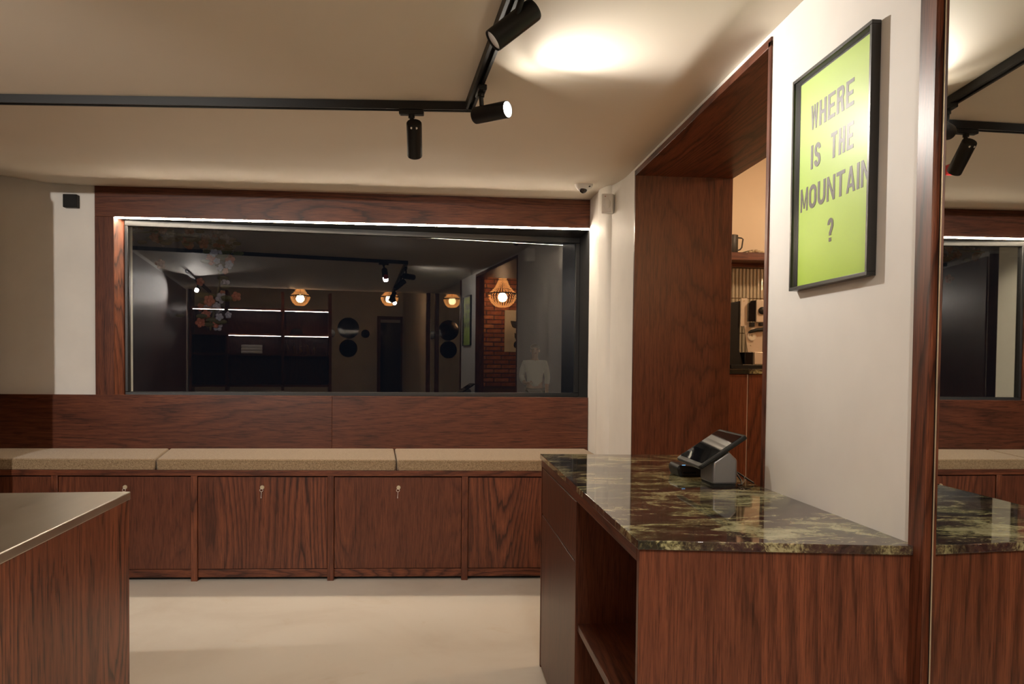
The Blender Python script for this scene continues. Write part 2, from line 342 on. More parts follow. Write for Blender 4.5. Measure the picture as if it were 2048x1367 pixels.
# ------------------------------------------------------------------ window
w = struct('window_1', (-.6, 5.6, 1.09))
X0, X1 = -2.165, XR
bk(-2.287, XR, 0, .10, 2.280, 2.55).build('header_board', 'wood_x1', w, .0015)
bk(-2.287, X0, -.001, .10, 1.09, 2.2795).build('jamb_board', 'wood_z2', w, .0015)
xg = -2.121
MB().hexa([(X0-.002,BY(X0)+.004),(xg,GY(xg)),(xg-.02,GY(xg)+.03),(X0-.03,GY(xg)+.03),(X0-.03,BY(X0)+.004)], 1.09, 2.279).build('reveal_board', 'wood_z4', w)
MB().hexa([(X0-.03,BY(X0)+.05),(X1,BY(X1)+.05),(X1,GY(X1)+.08),(X0-.03,GY(X0)+.08)], 2.272, 2.30).build('recess_top', 'dark_frame', w)
MB().hexa([(X1-.002,BY(X1)+.004),(X1+.04,BY(X1)+.004),(X1+.04,GY(X1)+.08),(X1-.002,GY(X1)+.08)], 1.06, 2.30).build('reveal_side', 'dark_frame', w)
MB().hexa([(X0-.03,BY(X0)+.05),(X1,BY(X1)+.03),(X1,GY(X1)+.08),(X0-.03,GY(X0)+.08)], 1.05, 1.085).build('sill', 'dark_frame', w)
def gl(x0, x1, o0, o1, z0, z1): return MB().hexa([(x0,GY(x0)+o0),(x1,GY(x1)+o0),(x1,GY(x1)+o1),(x0,GY(x0)+o1)], z0, z1)
gl(xg, X1-.002, -.012, .04, 2.232, 2.272).build('frame_rail', 'frame_band', w, .003)
gl(xg, X1-.002, -.012, .04, 1.085, 1.112).build('frame_rail', 'dark_frame', w, .003)
gl(xg, xg+.02, -.012, .04, 1.112, 2.232).build('frame_stile', 'dark_frame', w, .003)
gl(X1-.034, X1-.002, -.012, .04, 1.112, 2.232).build('frame_stile', 'dark_frame', w, .003)
gl(xg+.02, X1-.034, .006, .014, 1.112, 2.232).build('pane', 'window_glass', w)
# LED strip under the header
led = thing('led_strip', 'glowing warm white light strip under the wooden window header', 'strip light', (-.55, 5.54, 2.27))
MB().hexa([(X0+.004,BY(X0)+.010),(X1-.004,BY(X1)+.010),(X1-.004,BY(X1)+.026),(X0+.004,BY(X0)+.026)], 2.2730, 2.2805).build('diffuser', 'led', led)
MB().hexa([(X0+.002,BY(X0)+.026),(X1-.002,BY(X1)+.026),(X1-.002,BY(X1)+.029),(X0+.002,BY(X0)+.029)], 2.2715, 2.2805).build('channel', 'steel_bright', led)

# ------------------------------------------------------------------ bench
bn = thing('bench', 'built-in dark oak bench with locker fronts under the window', 'bench', (-.8, 5.2, 0))
XB0, XB1 = -3.35, XR-.002
def fb(x0, x1, o0, o1, z0, z1): return MB().hexa([(x0,FY(x0)+o0),(x1,FY(x1)+o0),(x1,FY(x1)+o1),(x0,FY(x0)+o1)], z0, z1)
MB().hexa([(XB0,FY(XB0)-.004),(XB1,FY(XB1)-.004),(XB1,BY(XB1)-.021),(XB0,BY(XB0)-.021)], .637, .671).build('seat_board', 'wood_x2', bn, .002)
fb(XB0, XB1, .016, .04, .02, .069).build('plinth_rail', 'wood_x3', bn, .002)
fb(XB0, XB1, .05, .07, 0, .637).build('carcass', 'black_matte', bn)
posts = [-3.078, -2.268, -1.456, -.646, .164, .974]
for i, px in enumerate(posts):
    fb(px-.019, px+.019, -.001, .05, 0, .637).build('post', ['wood_z','wood_z3','wood_z5'][i % 3], bn, .002)
wm = ['wood_z4','wood_z6','wood_z2','wood_z3','wood_z4']
for i in range(5):
    a, b_ = posts[i]+.021, posts[i+1]-.021
    d = fb(a, b_, .010, .028, .073, .629).build('locker_door', wm[i], bn, .0015)
    if 1 <= i <= 3:
        lx = [None, -1.861, -1.055, -.239][i]; y = FY(lx)+.010; lz = .567
        mb = MB().loft([((lx,y,lz),.0125),((lx,y-.006,lz),.0125),((lx,y-.008,lz),.0105)], 20)
        mb.cyl((lx,y-.008,lz),(lx,y-.0095,lz),.006,.006,14)
        mb.build('lock', 'brass', d, smooth=True)
        k = MB(); kx = lx-.003
        k.tube([(kx+.0095*math.cos(t), y-.012, lz-.016+.0085*math.sin(t)) for t in [j*math.pi/8 for j in range(17)]], .0013, 6)
        k.tube([(kx, y-.011, lz-.024),(kx-.001, y-.010, lz-.042),(kx-.003, y-.010, lz-.064)], .0016, 6)
        k.box(kx-.0035, kx, y-.0112, y-.0092, lz-.064, lz-.056)
        k.build('key', 'chrome', d, smooth=True)
bk(XB0, -.7265, -.020, -.001, .60, 1.093).build('backrest_panel', 'wood_x', bn, .0015)
bk(-.7255, XB1, -.020, -.001, .60, 1.093).build('backrest_panel', 'wood_x3', bn, .0015)
bk(XB0, XB1, -.001, .05, 1.07, 1.0925).build('ledge', 'wood_x2', bn)
def cushion(name, f0, f1, b0, b1, label):
    mb = MB(); nu, nv = 16, 9
    z0 = .672; sec = []
    for j in range(nv+1):
        t = j/nv; r = []
        for i in range(nu+1):
            s = i/nu; xf = f0+(f1-f0)*s; xb = b0+(b1-b0)*s; x = xf+(xb-xf)*t
            yf = FY(x)+.004; yb = BY(x)-.026; y = yf+(yb-yf)*t
            z = .736 + .008*math.sin(math.pi*t)*min(1, 6*s, 6*(1-s))
            r.append((x,y,z))
        sec.append(r)
    for j in range(nv):
        for i in range(nu): mb.quad(sec[j][i], sec[j][i+1], sec[j+1][i+1], sec[j+1][i])
    dn = lambda p: (p[0],p[1],z0)
    for i in range(nu):
        a, b_ = sec[0][i], sec[0][i+1]; mb.quad(dn(a), dn(b_), b_, a)
        a, b_ = sec[nv][i], sec[nv][i+1]; mb.quad(dn(b_), dn(a), a, b_)
    for j in range(nv):
        a, b_ = sec[j][0], sec[j+1][0]; mb.quad(dn(b_), dn(a), a, b_)
        a, b_ = sec[j][nu], sec[j+1][nu]; mb.quad(dn(a), dn(b_), b_, a)
    mb.poly([dn(sec[0][0]), dn(sec[nv][0]), dn(sec[nv][nu]), dn(sec[0][nu])])
    base = ((f0+f1)/2, 5.2, z0); th = thing(name, label, 'cushion', base, 'seat cushions on the bench')
    mb.build('pad', 'wool', th, .012, 4)
    s = MB(); pts = [(x_, FY(x_)+.0035, .7285) for x_ in [f0+.012+(f1-f0-.024)*i/20 for i in range(21)]]
    s.tube(pts, .0016, 6); s.build('piping', 'wool', th, smooth=True)
cushion('seat_cushion', -3.34, -1.683, -3.34, -1.802, 'tan wool bench cushion at the left end by the steel-topped bar')
cushion('seat_cushion', -1.677, -.255, -1.796, -.305, 'tan wool bench cushion in the middle between two seams')
cushion('seat_cushion', -.249, 1.040, -.299, 1.026, 'tan wool bench cushion at the right end, partly behind the stone counter')

# ------------------------------------------------------------------ stone counter
XS = .449
ct = thing('counter_cabinet', 'dark oak counter cabinet with open cubby under the polished stone top', 'cabinet', (.75, 2.5, 0))
def NYc(x): return 1.719 - (x-.444)*.1424          # near end line is slightly skewed
def npan(o0, o1, x0, x1, z0, z1): return MB().hexa([(x0,NYc(x0)+o0),(x1,NYc(x1)+o0),(x1,NYc(x1)+o1),(x0,NYc(x0)+o1)], z0, z1)
npan(.010, .030, XS, XR-.004, 0, .911).build('end_panel', 'wood_z5', ct, .0015)
B1().box(XS, XS+.02, NYc(XS)+.031, 3.405, .878, .911).build('top_rail', 'wood_y', ct, .0015)
B1().box(XS, XR-.01, 2.536, 2.560, 0, .877).build('divider', 'wood_z3', ct, .0015)
B1().box(XS+.002, XS+.020, 2.564, 3.400, .676, .873).build('drawer_front', 'wood_z6', ct, .002)
B1().box(XS+.002, XS+.020, 2.564, 3.400, .012, .671).build('door', 'wood_z3', ct, .002)
B1().box(XS, XR-.01, 3.402, 3.420, 0, .911).build('end_panel', 'wood_z', ct, .0015)
B1().box(XR-.04, XR-.02, 1.76, 3.40, 0, .90).build('back_panel', 'wood_z6', ct)
B1().box(XS+.008, XR-.041, 1.745, 2.535, .452, .476).build('shelf', 'wood_y', ct, .0015)
B1().box(XS+.012, XR-.041, 1.745, 2.535, 0, .03).build('cabinet_floor', 'wood_y', ct)
wt = thing('stone_worktop', 'polished dark granite worktop with straw and plum veining', 'worktop', (.75, 2.5, .912))
MB().hexa([(.443,3.426),(.444,1.719),(XR-.001,NYc(XR)),(XR-.001,3.380)], .9115, .932).build('slab', 'granite', wt, .0015, 2)
cl = MB(); cl.tube([(.56+.05*math.cos(t)*1.0, 1.80+.03*math.sin(t), .484+.02*(1+math.sin(t*.5))) for t in [i*.3 for i in range(20)]], .004, 8)
tag(cl.build('cable', 'cord_copper', smooth=True), 'loop of orange-brown cable lying on the cubby shelf', 'cable')
# basket under the shelf
bs = thing('basket', 'small straw basket standing under the cubby shelf', 'basket', (.60, 2.27, .03))
mb = MB()
for i in range(7): mb.loft([((.60,2.27,.032+i*.034),.075+.003*i),((.60,2.27,.049+i*.034),.081+.003*i),((.60,2.27,.066+i*.034),.078+.003*i)], 20, caps=(i==0))
mb.build('wicker_body', 'dried_leaf', bs, smooth=True)
rm = MB(); rm.tube([(.60+.099*math.cos(t), 2.27+.099*math.sin(t), .272) for t in [i*math.pi/12 for i in range(25)]], .006, 8); rm.build('rim', 'dried_leaf', bs, smooth=True)

# ------------------------------------------------------------------ payment terminal and card reader on the counter
tm = thing('payment_tablet', 'black payment tablet on a grey wedge stand with glossy reflecting screen', 'tablet', (.92, 2.55, .932))
e0, e1 = Vector((.83, 0, 1.000)), Vector((.985, 0, 1.102)); n_ = Vector((e0.z-e1.z, 0, e1.x-e0.x)).normalized()
def rr(a0, a1, y0, y1, rad, off, n=5):     # rounded rectangle in the tablet plane
    L = (e1-e0).length; d = (e1-e0)/L; pts = []
    for (ca, cyy, t0) in ((a1-rad, y1-rad, 0), (a0+rad, y1-rad, 90), (a0+rad, y0+rad, 180), (a1-rad, y0+rad, 270)):
        for i in range(n+1):
            t = math.radians(t0+90*i/n); p = e0 + d*(ca+rad*math.cos(t)) + n_*off; pts.append((p.x, cyy+rad*math.sin(t), p.z))
    return pts
L_ = (e1-e0).length
MB().extrude(rr(0, L_, 2.46, 2.705, .012, -.014), n_*.014).build('housing', 'rubber', tm, .004, 3)
MB().extrude(rr(.016, L_-.012, 2.470, 2.695, .006, .0002), n_*.0012).build('screen', 'black_gloss', tm)
mb = MB(); yn, yf_ = 2.485, 2.61
side = [(.885,yn,.938),(.885,yn,1.012),(.937,yn,1.046),(.968,yn,1.018),(.968,yn,.938)]
mb.extrude(side, (0,yf_-yn,0)); mb.build('stand', 'tablet_grey', tm, .008, 4)
B1().box(.889, .964, yn+.004, yf_-.004, .932, .938).build('foot', 'rubber', tm)
cb = MB(); cb.tube([(.968,2.56,.985),(.985,2.55,.972),(.998,2.53,.945),(.990,2.50,.936),(.972,2.49,.936)], .0030, 8)
cb.tube([(.968,2.58,.975),(.995,2.56,.968),(1.02,2.54,.950),(1.038,2.52,.937)], .0030, 8)
cb.tube([(.985,2.49,.936),(1.005,2.52,.945),(1.015,2.545,.955)], .0018, 8); cb.build('cable', 'rubber', tm, smooth=True)
cr = thing('card_reader', 'black card reader with a blue light lying behind the tablet', 'card reader', (.885, 2.76, .932))
MB().extrude([(.842,2.70,.932),(.834,2.70,.962),(.842,2.70,.974),(.930,2.70,.968),(.936,2.70,.950),(.932,2.70,.932)], (0,.115,0)).build('body', 'black_metal', cr, .006, 3)
B1().box(.850, .900, 2.6990, 2.6999, .945, .949).build('slot', 'black_gloss', cr)
B1().box(.852, .864, 2.703, 2.705, .9730, .9742).build('indicator', 'blue_led', cr)

# ------------------------------------------------------------------ steel-topped bar on the left
bd = Vector((-.916+.878, 2.457-1.675, 0)).normalized()      # along its right edge
def bp(t, s): # t along the edge away from the far corner, s to the left
    c = Vector((-.916, 2.457, 0)) - bd*t; q = Vector((-bd.y, bd.x, 0)); p = c + q*s; return (p.x, p.y)
br = thing('bar_cabinet', 'dark oak bar cabinet with bold grain at the lower left', 'cabinet', (-1.4, 1.3, 0))
MB().hexa([bp(.004,.004), bp(2.30,.004), bp(2.30,.03), bp(.004,.03)], 0, .906).build('side_panel', 'wood_bar', br, .0015)
MB().hexa([bp(.004,.031), bp(.026,.031), bp(.026,1.40), bp(.004,1.40)], 0, .906).build('front_panel', 'wood_z2', br, .0015)
MB().hexa([bp(.03,.031), bp(2.30,.031), bp(2.30,1.40), bp(.03,1.40)], .02, .86).build('carcass', 'black_matte', br)
MB().hexa([bp(2.301,.004), bp(2.32,.004), bp(2.32,1.40), bp(2.301,1.40)], 0, .906).build('end_panel', 'wood_z4', br)
bt = thing('steel_worktop', 'brushed steel worktop with folded edge on the left bar', 'worktop', (-1.4, 1.3, .906))
MB().hexa([bp(0,0), bp(2.324,0), bp(2.324,1.404), bp(0,1.404)], .9065, .930).build('sheet', 'steel', bt, .003, 3)

# ------------------------------------------------------------------ mirror and its post on the right
mr = thing('wall_mirror', 'tall frameless mirror panel on the right wall beside the oak post', 'mirror', (XR+.012, .4, 0))
MB().hexa([(XR+.002,1.586),(XR+.002-.0250,-.5),(XR+.006-.0250,-.5),(XR+.006,1.586)], .005, 2.375).build('mirror_glass', 'mirror', mr)
B1().box(XR+.001, XR+.0065, 1.5865, 1.5885, .005, 2.375).build('edge', 'brass', mr)
tag(B1().box(XR-.012, XR+.012, 1.597, 1.655, 0, 2.384).build('trim_2', 'wood_z4', None, .0012), kind='structure')
tag(B1().box(XR+.004, XR+.0158, 1.5886, 1.5969, 0, 2.384).build('trim_3', 'dark_gap'), kind='structure')  # near-black strip put in for the dark gap beside the mirror

# ------------------------------------------------------------------ framed poster
PX = XR-.0255; py0, py1, pz0, pz1 = 1.826, 2.253, 1.543, 2.151
pf = thing('framed_poster', 'lime green poster asking WHERE IS THE MOUNTAIN in thin black frame', 'poster', (XR-.012, 2.04, 1.85))
FW_ = .010
for nm, a in (('frame_rail',(py0,py1,pz1-FW_,pz1)),('frame_rail',(py0,py1,pz0,pz0+FW_)),('frame_stile',(py0,py0+FW_,pz0+FW_,pz1-FW_)),('frame_stile',(py1-FW_,py1,pz0+FW_,pz1-FW_))):
    B1().box(PX, XR-.002, a[0], a[1], a[2], a[3]).build(nm, 'frame_black', pf, .001)
B1().box(XR-.008, XR-.003, py0+FW_, py1-FW_, pz0+FW_, pz1-FW_).build('backing', 'frame_black', pf)
B1().box(XR-.0095, XR-.0081, py0+FW_+.001, py1-FW_-.012, pz0+FW_+.001, pz1-FW_-.008).build('print', 'lime_paper', pf)
B1().box(XR-.0215, XR-.0205, py0+FW_, py1-FW_, pz0+FW_, pz1-FW_).build('glazing', 'picture_glass', pf)
def strip(path, th):
    P = [Vector((p[0], p[1])) for p in path]; n = len(P); out = []; closed = (P[0]-P[-1]).length < 1e-6
    Lp, Rp = [], []
    for i in range(n):
        a = P[i-1] if i > 0 else (P[-2] if closed else None); c = P[i+1] if i < n-1 else (P[1] if closed else None)
        if a is None: t = (c-P[i]).normalized(); nn = Vector((-t.y, t.x)); k = 1
        elif c is None: t = (P[i]-a).normalized(); nn = Vector((-t.y, t.x)); k = 1
        else:
            t1 = (P[i]-a).normalized(); t2 = (c-P[i]).normalized(); n1 = Vector((-t1.y,t1.x)); n2 = Vector((-t2.y,t2.x)); nn = (n1+n2).normalized(); k = 1/max(.45, nn.dot(n1))
        Lp.append(P[i]+nn*th/2*k); Rp.append(P[i]-nn*th/2*k)
    return [(Lp[i], Lp[i+1], Rp[i+1], Rp[i]) for i in range(n-1)]
def arc(cx, cy_, rx, ry, a0, a1, n=8): return [(cx+rx*math.cos(math.radians(a0+(a1-a0)*i/n)), cy_+ry*math.sin(math.radians(a0+(a1-a0)*i/n))) for i in range(n+1)]
def glyph(ch, w_, h_, s):
    if ch in 'WM': s *= .74
    if ch in 'NA': s *= .88
    V = s/2; r = w_/2; q = []
    def R(x0,y0,x1,y1): q.append((Vector((x0,y0)),Vector((x1,y0)),Vector((x1,y1)),Vector((x0,y1))))
    def Q(*p): q.append(tuple(Vector(a) for a in p))
    b_ = s*.82
    if ch == 'I': R(0,0,w_,h_)
    if ch in 'HNMU' : 
        lo = r*.9 if ch == 'U' else 0
        R(0,lo,s,h_); R(w_-s,lo,w_,h_)
    if ch == 'H': R(s,h_/2-b_/2,w_-s,h_/2+b_/2)
    if ch == 'N': Q((0,h_),(s*.95,h_),(w_,0),(w_-s*.95,0))
    if ch == 'M': Q((0,h_),(s,h_),(w_/2+s*.3,h_*.12),(w_/2-s*.3,h_*.12)); Q((w_-s,h_),(w_,h_),(w_/2+s*.3,h_*.12),(w_/2-s*.3,h_*.12))
    if ch == 'W':
        Q((0,h_),(s,h_),(w_*.32,0),(w_*.17,0)); Q((w_*.17,0),(w_*.32,0),(w_*.56,h_),(w_*.44,h_)); Q((w_*.44,h_),(w_*.56,h_),(w_*.83,0),(w_*.68,0)); Q((w_*.68,0),(w_*.83,0),(w_,h_),(w_-s,h_))
    if ch == 'A': Q((0,0),(s,0),(w_/2+s*.45,h_),(w_/2-s*.45,h_)); Q((w_-s,0),(w_,0),(w_/2+s*.45,h_),(w_/2-s*.45,h_)); R(w_*.2,h_*.20,w_*.8,h_*.20+b_)
    if ch == 'E': R(0,0,s,h_); R(s,0,w_,b_); R(s,h_-b_,w_,h_); R(s,h_/2-b_/2,w_*.88,h_/2+b_/2)
    if ch == 'T': R(w_/2-s/2,0,w_/2+s/2,h_); R(0,h_-b_,w_,h_)
    if ch == 'O': p = arc(r,h_-r,r-V,r-V,0,180)+arc(r,r,r-V,r-V,180,360); q += strip(p+[p[0]], s)
    if ch == 'U': q += strip(arc(r,r,r-V,r-V,180,360), s)
    if ch == 'R': R(0,0,s,h_); q += strip([(s*.5,h_-b_/2)]+arc(w_-V-h_*.12,h_*.74,h_*.12,h_*.26-b_/2,90,-90)+[(s*.5,h_*.48+b_/2-b_/2)], s*.9); Q((w_-s,0),(w_,0),(w_*.86,h_*.5),(w_*.5,h_*.5))
    if ch == 'S': q += strip(arc(r,h_-r,r-V,r-V,-5,180,9)+[(V*1.1,h_*.66),(w_*.3,h_*.54),(w_*.7,h_*.44),(w_-V*1.1,h_*.32)]+arc(r,r,r-V,r-V,0,-185,9), s)
    if ch == '?': q += strip(arc(r,h_-r,r-V,r-V,190,0,9)+[(w_-V,h_*.66),(w_*.62,h_*.48),(w_*.48,h_*.36),(w_*.48,h_*.26)], s*.95); R(w_*.48-s*.5,0,w_*.48+s*.5,h_*.16)
    return q
LX = XR-.0103
def word(txt, ya, yb, za, zb, s=.0120, gap=.0088):
    h_ = zb-za; iw = s; k = sum(1 for c in txt if c != 'I'); tot = ya-yb
    lw = (tot-gap*(len(txt)-1)-iw*(len(txt)-k))/max(1,k); y = ya
    for c in txt:
        cw = iw if c == 'I' else lw; mb = MB()
        for i, qd in enumerate(glyph(c, cw, h_, s)):
            o = LX-.00002*i
            mb.extrude([(o, y-p.x, za+p.y) for p in qd], (.0006,0,0))
        mb.build('letter', 'text_ink', pf); y -= cw+gap
word('WHERE', 2.163, 1.932, 1.985, 2.053); word('IS', 2.160, 2.104, 1.876, 1.942); word('THE', 2.046, 1.930, 1.876, 1.944); word('MOUNTAIN', 2.219, 1.846, 1.766, 1.832, gap=.0075); word('?', 2.056, 2.024, 1.657, 1.720)

# ------------------------------------------------------------------ ceiling tracks and spotlights
def track(name, a, b_, label):
    a = Vector(a); b_ = Vector(b_); d = (b_-a).normalized(); q = Vector((-d.y, d.x, 0)); mid = (a+b_)/2
    th = thing(name, label, 'light track', (mid.x, mid.y, a.z-.034)); up = Vector((0,0,1))
    def bar(o0, o1, z0, z1, nm, mt):
        MB().extrude([a+q*o0-up*z1, a+q*o1-up*z1, a+q*o1-up*z0, a+q*o0-up*z0], b_-a).build(nm, mt, th)
    bar(-.0175, .0175, .001, .012, 'back_plate', 'black_metal'); bar(-.0175, -.0125, .012, .034, 'side_wall', 'black_metal'); bar(.0125, .0175, .012, .034, 'side_wall', 'black_metal')
    bar(-.0125, -.007, .029, .034, 'lip', 'black_metal'); bar(.007, .0125, .029, .034, 'lip', 'black_metal')
    bar(-.0118, -.0100, .016, .022, 'conductor', 'conductor'); bar(.0100, .0118, .016, .022, 'conductor', 'conductor')
    return th
track('light_track', (-2.46, 3.455, ZT), (.132, 3.267, ZT), 'black ceiling track running parallel to the window wall')
track('light_track', (.118, 3.245, ZT), (.415, -.25, ZT), 'black ceiling track running from the window track towards the camera')
track('light_track', (-2.20, -1.2, ZT), (-2.20, 1.6, ZT), 'added black ceiling track along the left wall behind the bar, unseen')  # added track, only carries the left fill lamp
def spot(tp, c, d, label, lit, trackdir, red=False, slots=False, off=0.0, lens=None):
    """tp: point on track, c: body centre, d: beam direction"""
    tp = Vector(tp); c = Vector(c); d = Vector(d).normalized(); td = Vector(trackdir).normalized(); q = Vector((-td.y, td.x, 0))
    th = thing('spotlight', label, 'spotlight', tuple(c), 'black track spotlights')
    zt = ZT-.034
    MB().extrude([tp+q*.016+td*.05, tp-q*.016+td*.05, tp-q*.016-td*.05, tp+q*.016-td*.05], (0,0,-.020)).build('adapter', 'black_metal', th, .004, 3)
    j = Vector((tp.x, tp.y, tp.z-.020)); L = .15; r = .031
    a = MB(); a.cyl(j, j-Vector((0,0,.012)), .013, .013, 16); a.cyl(j-Vector((0,0,.010)), c-d*off, .0085, .0085, 14); a.build('arm', 'black_metal', th, smooth=True)
    r0 = c-d*L/2; r1 = c+d*L/2
    bd_ = MB().loft([(r0+d*.0005, r*.90),(r0+d*.004, r*.985),(r0+d*.009, r),(r1-d*.003, r),(r1, r*.97),(r1-d*.0005, r*.90),(r1-d*.007, r*.86)], 36)
    o = bd_.build('body', 'black_metal', th, smooth=True)
    MB().cyl(r1-d*.0068, r1-d*.0050, r*.85, r*.85, 32).build('lens', lens or ('lens_lit' if lit else 'lens_grey'), th, smooth=True)
    if slots:
        for sx in (-.010, .010):
            p = r0+d*.010; w_ = Vector((1,0,0)); nn = d.cross(w_).normalized()
            if nn.y > 0: nn = -nn
            k = math.sqrt(r*r-sx*sx); MB().loft([(p+w_*sx+nn*(k-.002), .0045),(p+w_*sx+nn*(k+.0006), .0045)], 14).build('screw_cap', 'white_plastic', th)
    if red:
        MB().extrude([(c.x-.020, 3.325, 2.176),(c.x-.020, 3.312, 2.190),(c.x-.020, 3.34, 2.222),(c.x-.020, 3.40, 2.222),(c.x-.020, 3.41, 2.200),(c.x-.020, 3.39, 2.180)], (.04,0,0)).build('filter_holder', 'red_plastic', th, .006, 3)
    return th, r1, d
def beam(name, parent, pos, d, power, size, blend, col, radius=.025):
    l = bpy.data.lights.new(name, 'SPOT'); l.energy = power; l.spot_size = math.radians(size); l.spot_blend = blend; l.color = col; l.shadow_soft_size = radius
    o = bpy.data.objects.new(name, l); COL.objects.link(o)
    o.parent = parent; o.location = Vector(pos)-parent.location; o.rotation_euler = Vector(d).to_track_quat('-Z', 'Y').to_euler(); return o
td2 = Vector((.297, -3.495, 0))
d1 = Vector((.78, -.62, 0.0))
s1, e_, d_ = spot((.150, 2.996, ZT-.034), (.187, 2.972, 2.256), d1, 'lit black spotlight at the corner of the tracks, pointing right', True, td2, off=.040)
beam('spot_beam', s1, e_+d_*.004, Vector((.72,-.69,-.02)), P_CORNER, 126, .15, C_SPOT); beam('spot_beam', s1, e_+d_*.006, Vector((.76,-.65,-.20)), P_CORE, 112, 1.0, C_SPOT)
s2, e_, d_ = spot((-.118, 3.285, ZT-.034), (-.106, 3.290, 2.236), (0, .70, -.71), 'black spotlight hanging from the long track, aimed at the window', True, (1,-.072,0), True, True)
beam('spot_beam', s2, e_+d_*.004, (0,.80,-.60), P_BENCH, 120, .7, C_SPOT)
s3, e_, d_ = spot((.222, 2.10, ZT-.034), (.197, 2.18, 2.246), (-.76, -.05, -.63), 'unlit black spotlight nearest the top edge, tilted down left', False, td2)
s4, e_, d_ = spot((-2.20, .45, ZT-.034), (-2.20, .52, 2.25), (0, .95, -.16), 'added unseen fill spotlight on the left track, aimed along the room', True, (0,1,0), lens='lens_dim')  # added key lamp from the left; lens dimmed so the pane hides it
beam('spot_beam', s4, e_+d_*.004, (.12,.97,-.17), P_WALL, 66, .6, C_SPOT)
s5, e_, d_ = spot((.36, .40, ZT-.034), (.33, .40, 2.25), (-.45, .10, -.80), 'added unseen fill spotlight on the long track above the bar aisle', True, td2, lens='lens_dim')  # added fill lamp out of view, lens kept dim
beam('spot_beam', s5, e_+d_*.004, (-.45,.18,-.80), P_TRACK, 130, .7, C_SPOT)
s6, e_, d_ = spot((.40, -.08, ZT-.034), (.40, -.05, 2.25), (.15, .66, -.72), 'added unseen fill spotlight on the long track aimed at the counter end', True, td2, lens='lens_dim')  # another added fill lamp, behind the camera, dim lens
beam('spot_beam', s6, e_+d_*.004, (.15,.70,-.66), P_TRACK, 100, .8, C_SPOT)

# ------------------------------------------------------------------ small fittings
dc = thing('dome_camera', 'white dome security camera on the ceiling by the window corner', 'camera', (.872, 4.80, zc(.872,4.80)))
zc0 = zc(.872,4.80)+.001; cx_, cy2 = .872, 4.80
MB().loft([((cx_,cy2,zc0),.056),((cx_,cy2,zc0-.006),.056),((cx_,cy2,zc0-.022),.049),((cx_,cy2,zc0-.036),.036),((cx_,cy2,zc0-.042),.024)], 36).build('housing', 'white_plastic', dc, smooth=True, ang=60)
MB().sphere((cx_-.006,cy2-.012,zc0-.034), .025, seg=20, rings=14).build('lens_dome', 'black_gloss', dc, smooth=True)
MB().sphere((cx_+.026,cy2-.040,zc0-.022), .008, 1,.5,.6).build('sensor_eye', 'black_gloss', dc, smooth=True)
ms = thing('motion_sensor', 'white motion sensor high on the right wall beside the dome camera', 'sensor', (1.01, 4.74, 2.235))
MB().hexa([(.966,4.722),(1.030,4.712),(XR-.0005,4.735),(XR-.0005,4.775),(.975,4.765)], 2.238, 2.353).build('case', 'white_plastic', ms, .007, 3)
MB().sphere((.997,4.714,2.292), .027, .85,.42,1.25, 18, 12).build('lens', 'white_plastic', ms, smooth=True)
MB().sphere((.986,4.707,2.333), .003).build('indicator', 'red_plastic', ms)
sb = thing('wall_speaker', 'small square black box on the back wall left of window', 'speaker', (-2.43, 5.53, 2.37))
bk(-2.478, -2.388, -.028, .0195, 2.330, 2.416).build('case', 'black_matte', sb, .004, 2)
bk(-2.472, -2.394, -.030, -.0285, 2.336, 2.410).build('grille', 'black_metal', sb, .001)

# ------------------------------------------------------------------ side room behind the opening
YS = 4.98
tag(B1().box(1.585, 4.4, YS, YS+.12, 0, 3.0).build('wall_side_back', 'side_paint'), kind='structure')
tag(B1().box(4.3, 4.45, .6, 5.1, 0, 3.0).build('wall_side_far', 'side_paint'), kind='structure')
tag(B1().box(1.06, 4.4, -.2, 5.1, 2.92, 3.02).build('ceiling_side', 'side_paint'), kind='structure')
# tiles: upright finger tiles in two courses
ti = struct('wall_tiles', (1.9, YS-.004, 1.3))
B1().box(1.585, 2.60, YS-.006, YS-.001, 1.31, 1.955).build('grout', 'grout', ti)
tmesh = None
for r_, (z0, z1) in enumerate(((1.315, 1.535), (1.539, 1.760), (1.764, 1.953))):
    for i in range(42):
        x = 1.590+i*.0238
        if tmesh is None or r_ == 2 and i == 0:
            mb = MB(); h_ = z1-z0; prof = [(0,0),(.002,-.005),(.007,-.0085),(.0109,-.0095),(.0148,-.0085),(.0198,-.005),(.0218,0)]
            n = len(prof)
            for k in range(n-1):
                a, b_ = prof[k], prof[k+1]; mb.quad((a[0],a[1],0),(b_[0],b_[1],0),(b_[0],b_[1],h_),(a[0],a[1],h_))
            mb.poly([(p[0],p[1],h_) for p in prof]); mb.poly([(p[0],p[1],0) for p in prof][::-1])
            me = bpy.data.meshes.new('tile'); me.from_pydata(mb.v, [], mb.f); me.update(); me.materials.append(M['tile'])
            for p in me.polygons: p.use_smooth = True
            if hasattr(me, 'set_sharp_from_angle'): me.set_sharp_from_angle(angle=math.radians(50))
            tmesh = me
        o = bpy.data.objects.new('tile', tmesh); COL.objects.link(o); o.parent = ti
        o.location = Vector((x, YS-.0062, z0))-ti.location
sh = thing('wall_shelf', 'dark oak wall shelf above the finger tiles in side room', 'shelf', (2.1, 4.85, 1.99))
B1().box(1.585, 2.60, 4.74, YS-.001, 1.976, 2.024).build('board', 'wood_x', sh, .002)
B1().box(1.585, 2.60, 4.90, YS-.001, 1.955, 1.975).build('cleat', 'wood_x2', sh)
mg = thing('mug', 'dark brown enamel mug with angular handle on the wall shelf', 'mug', (1.806, 4.82, 2.025))
mx, my, mz = 1.813, 4.82, 2.025
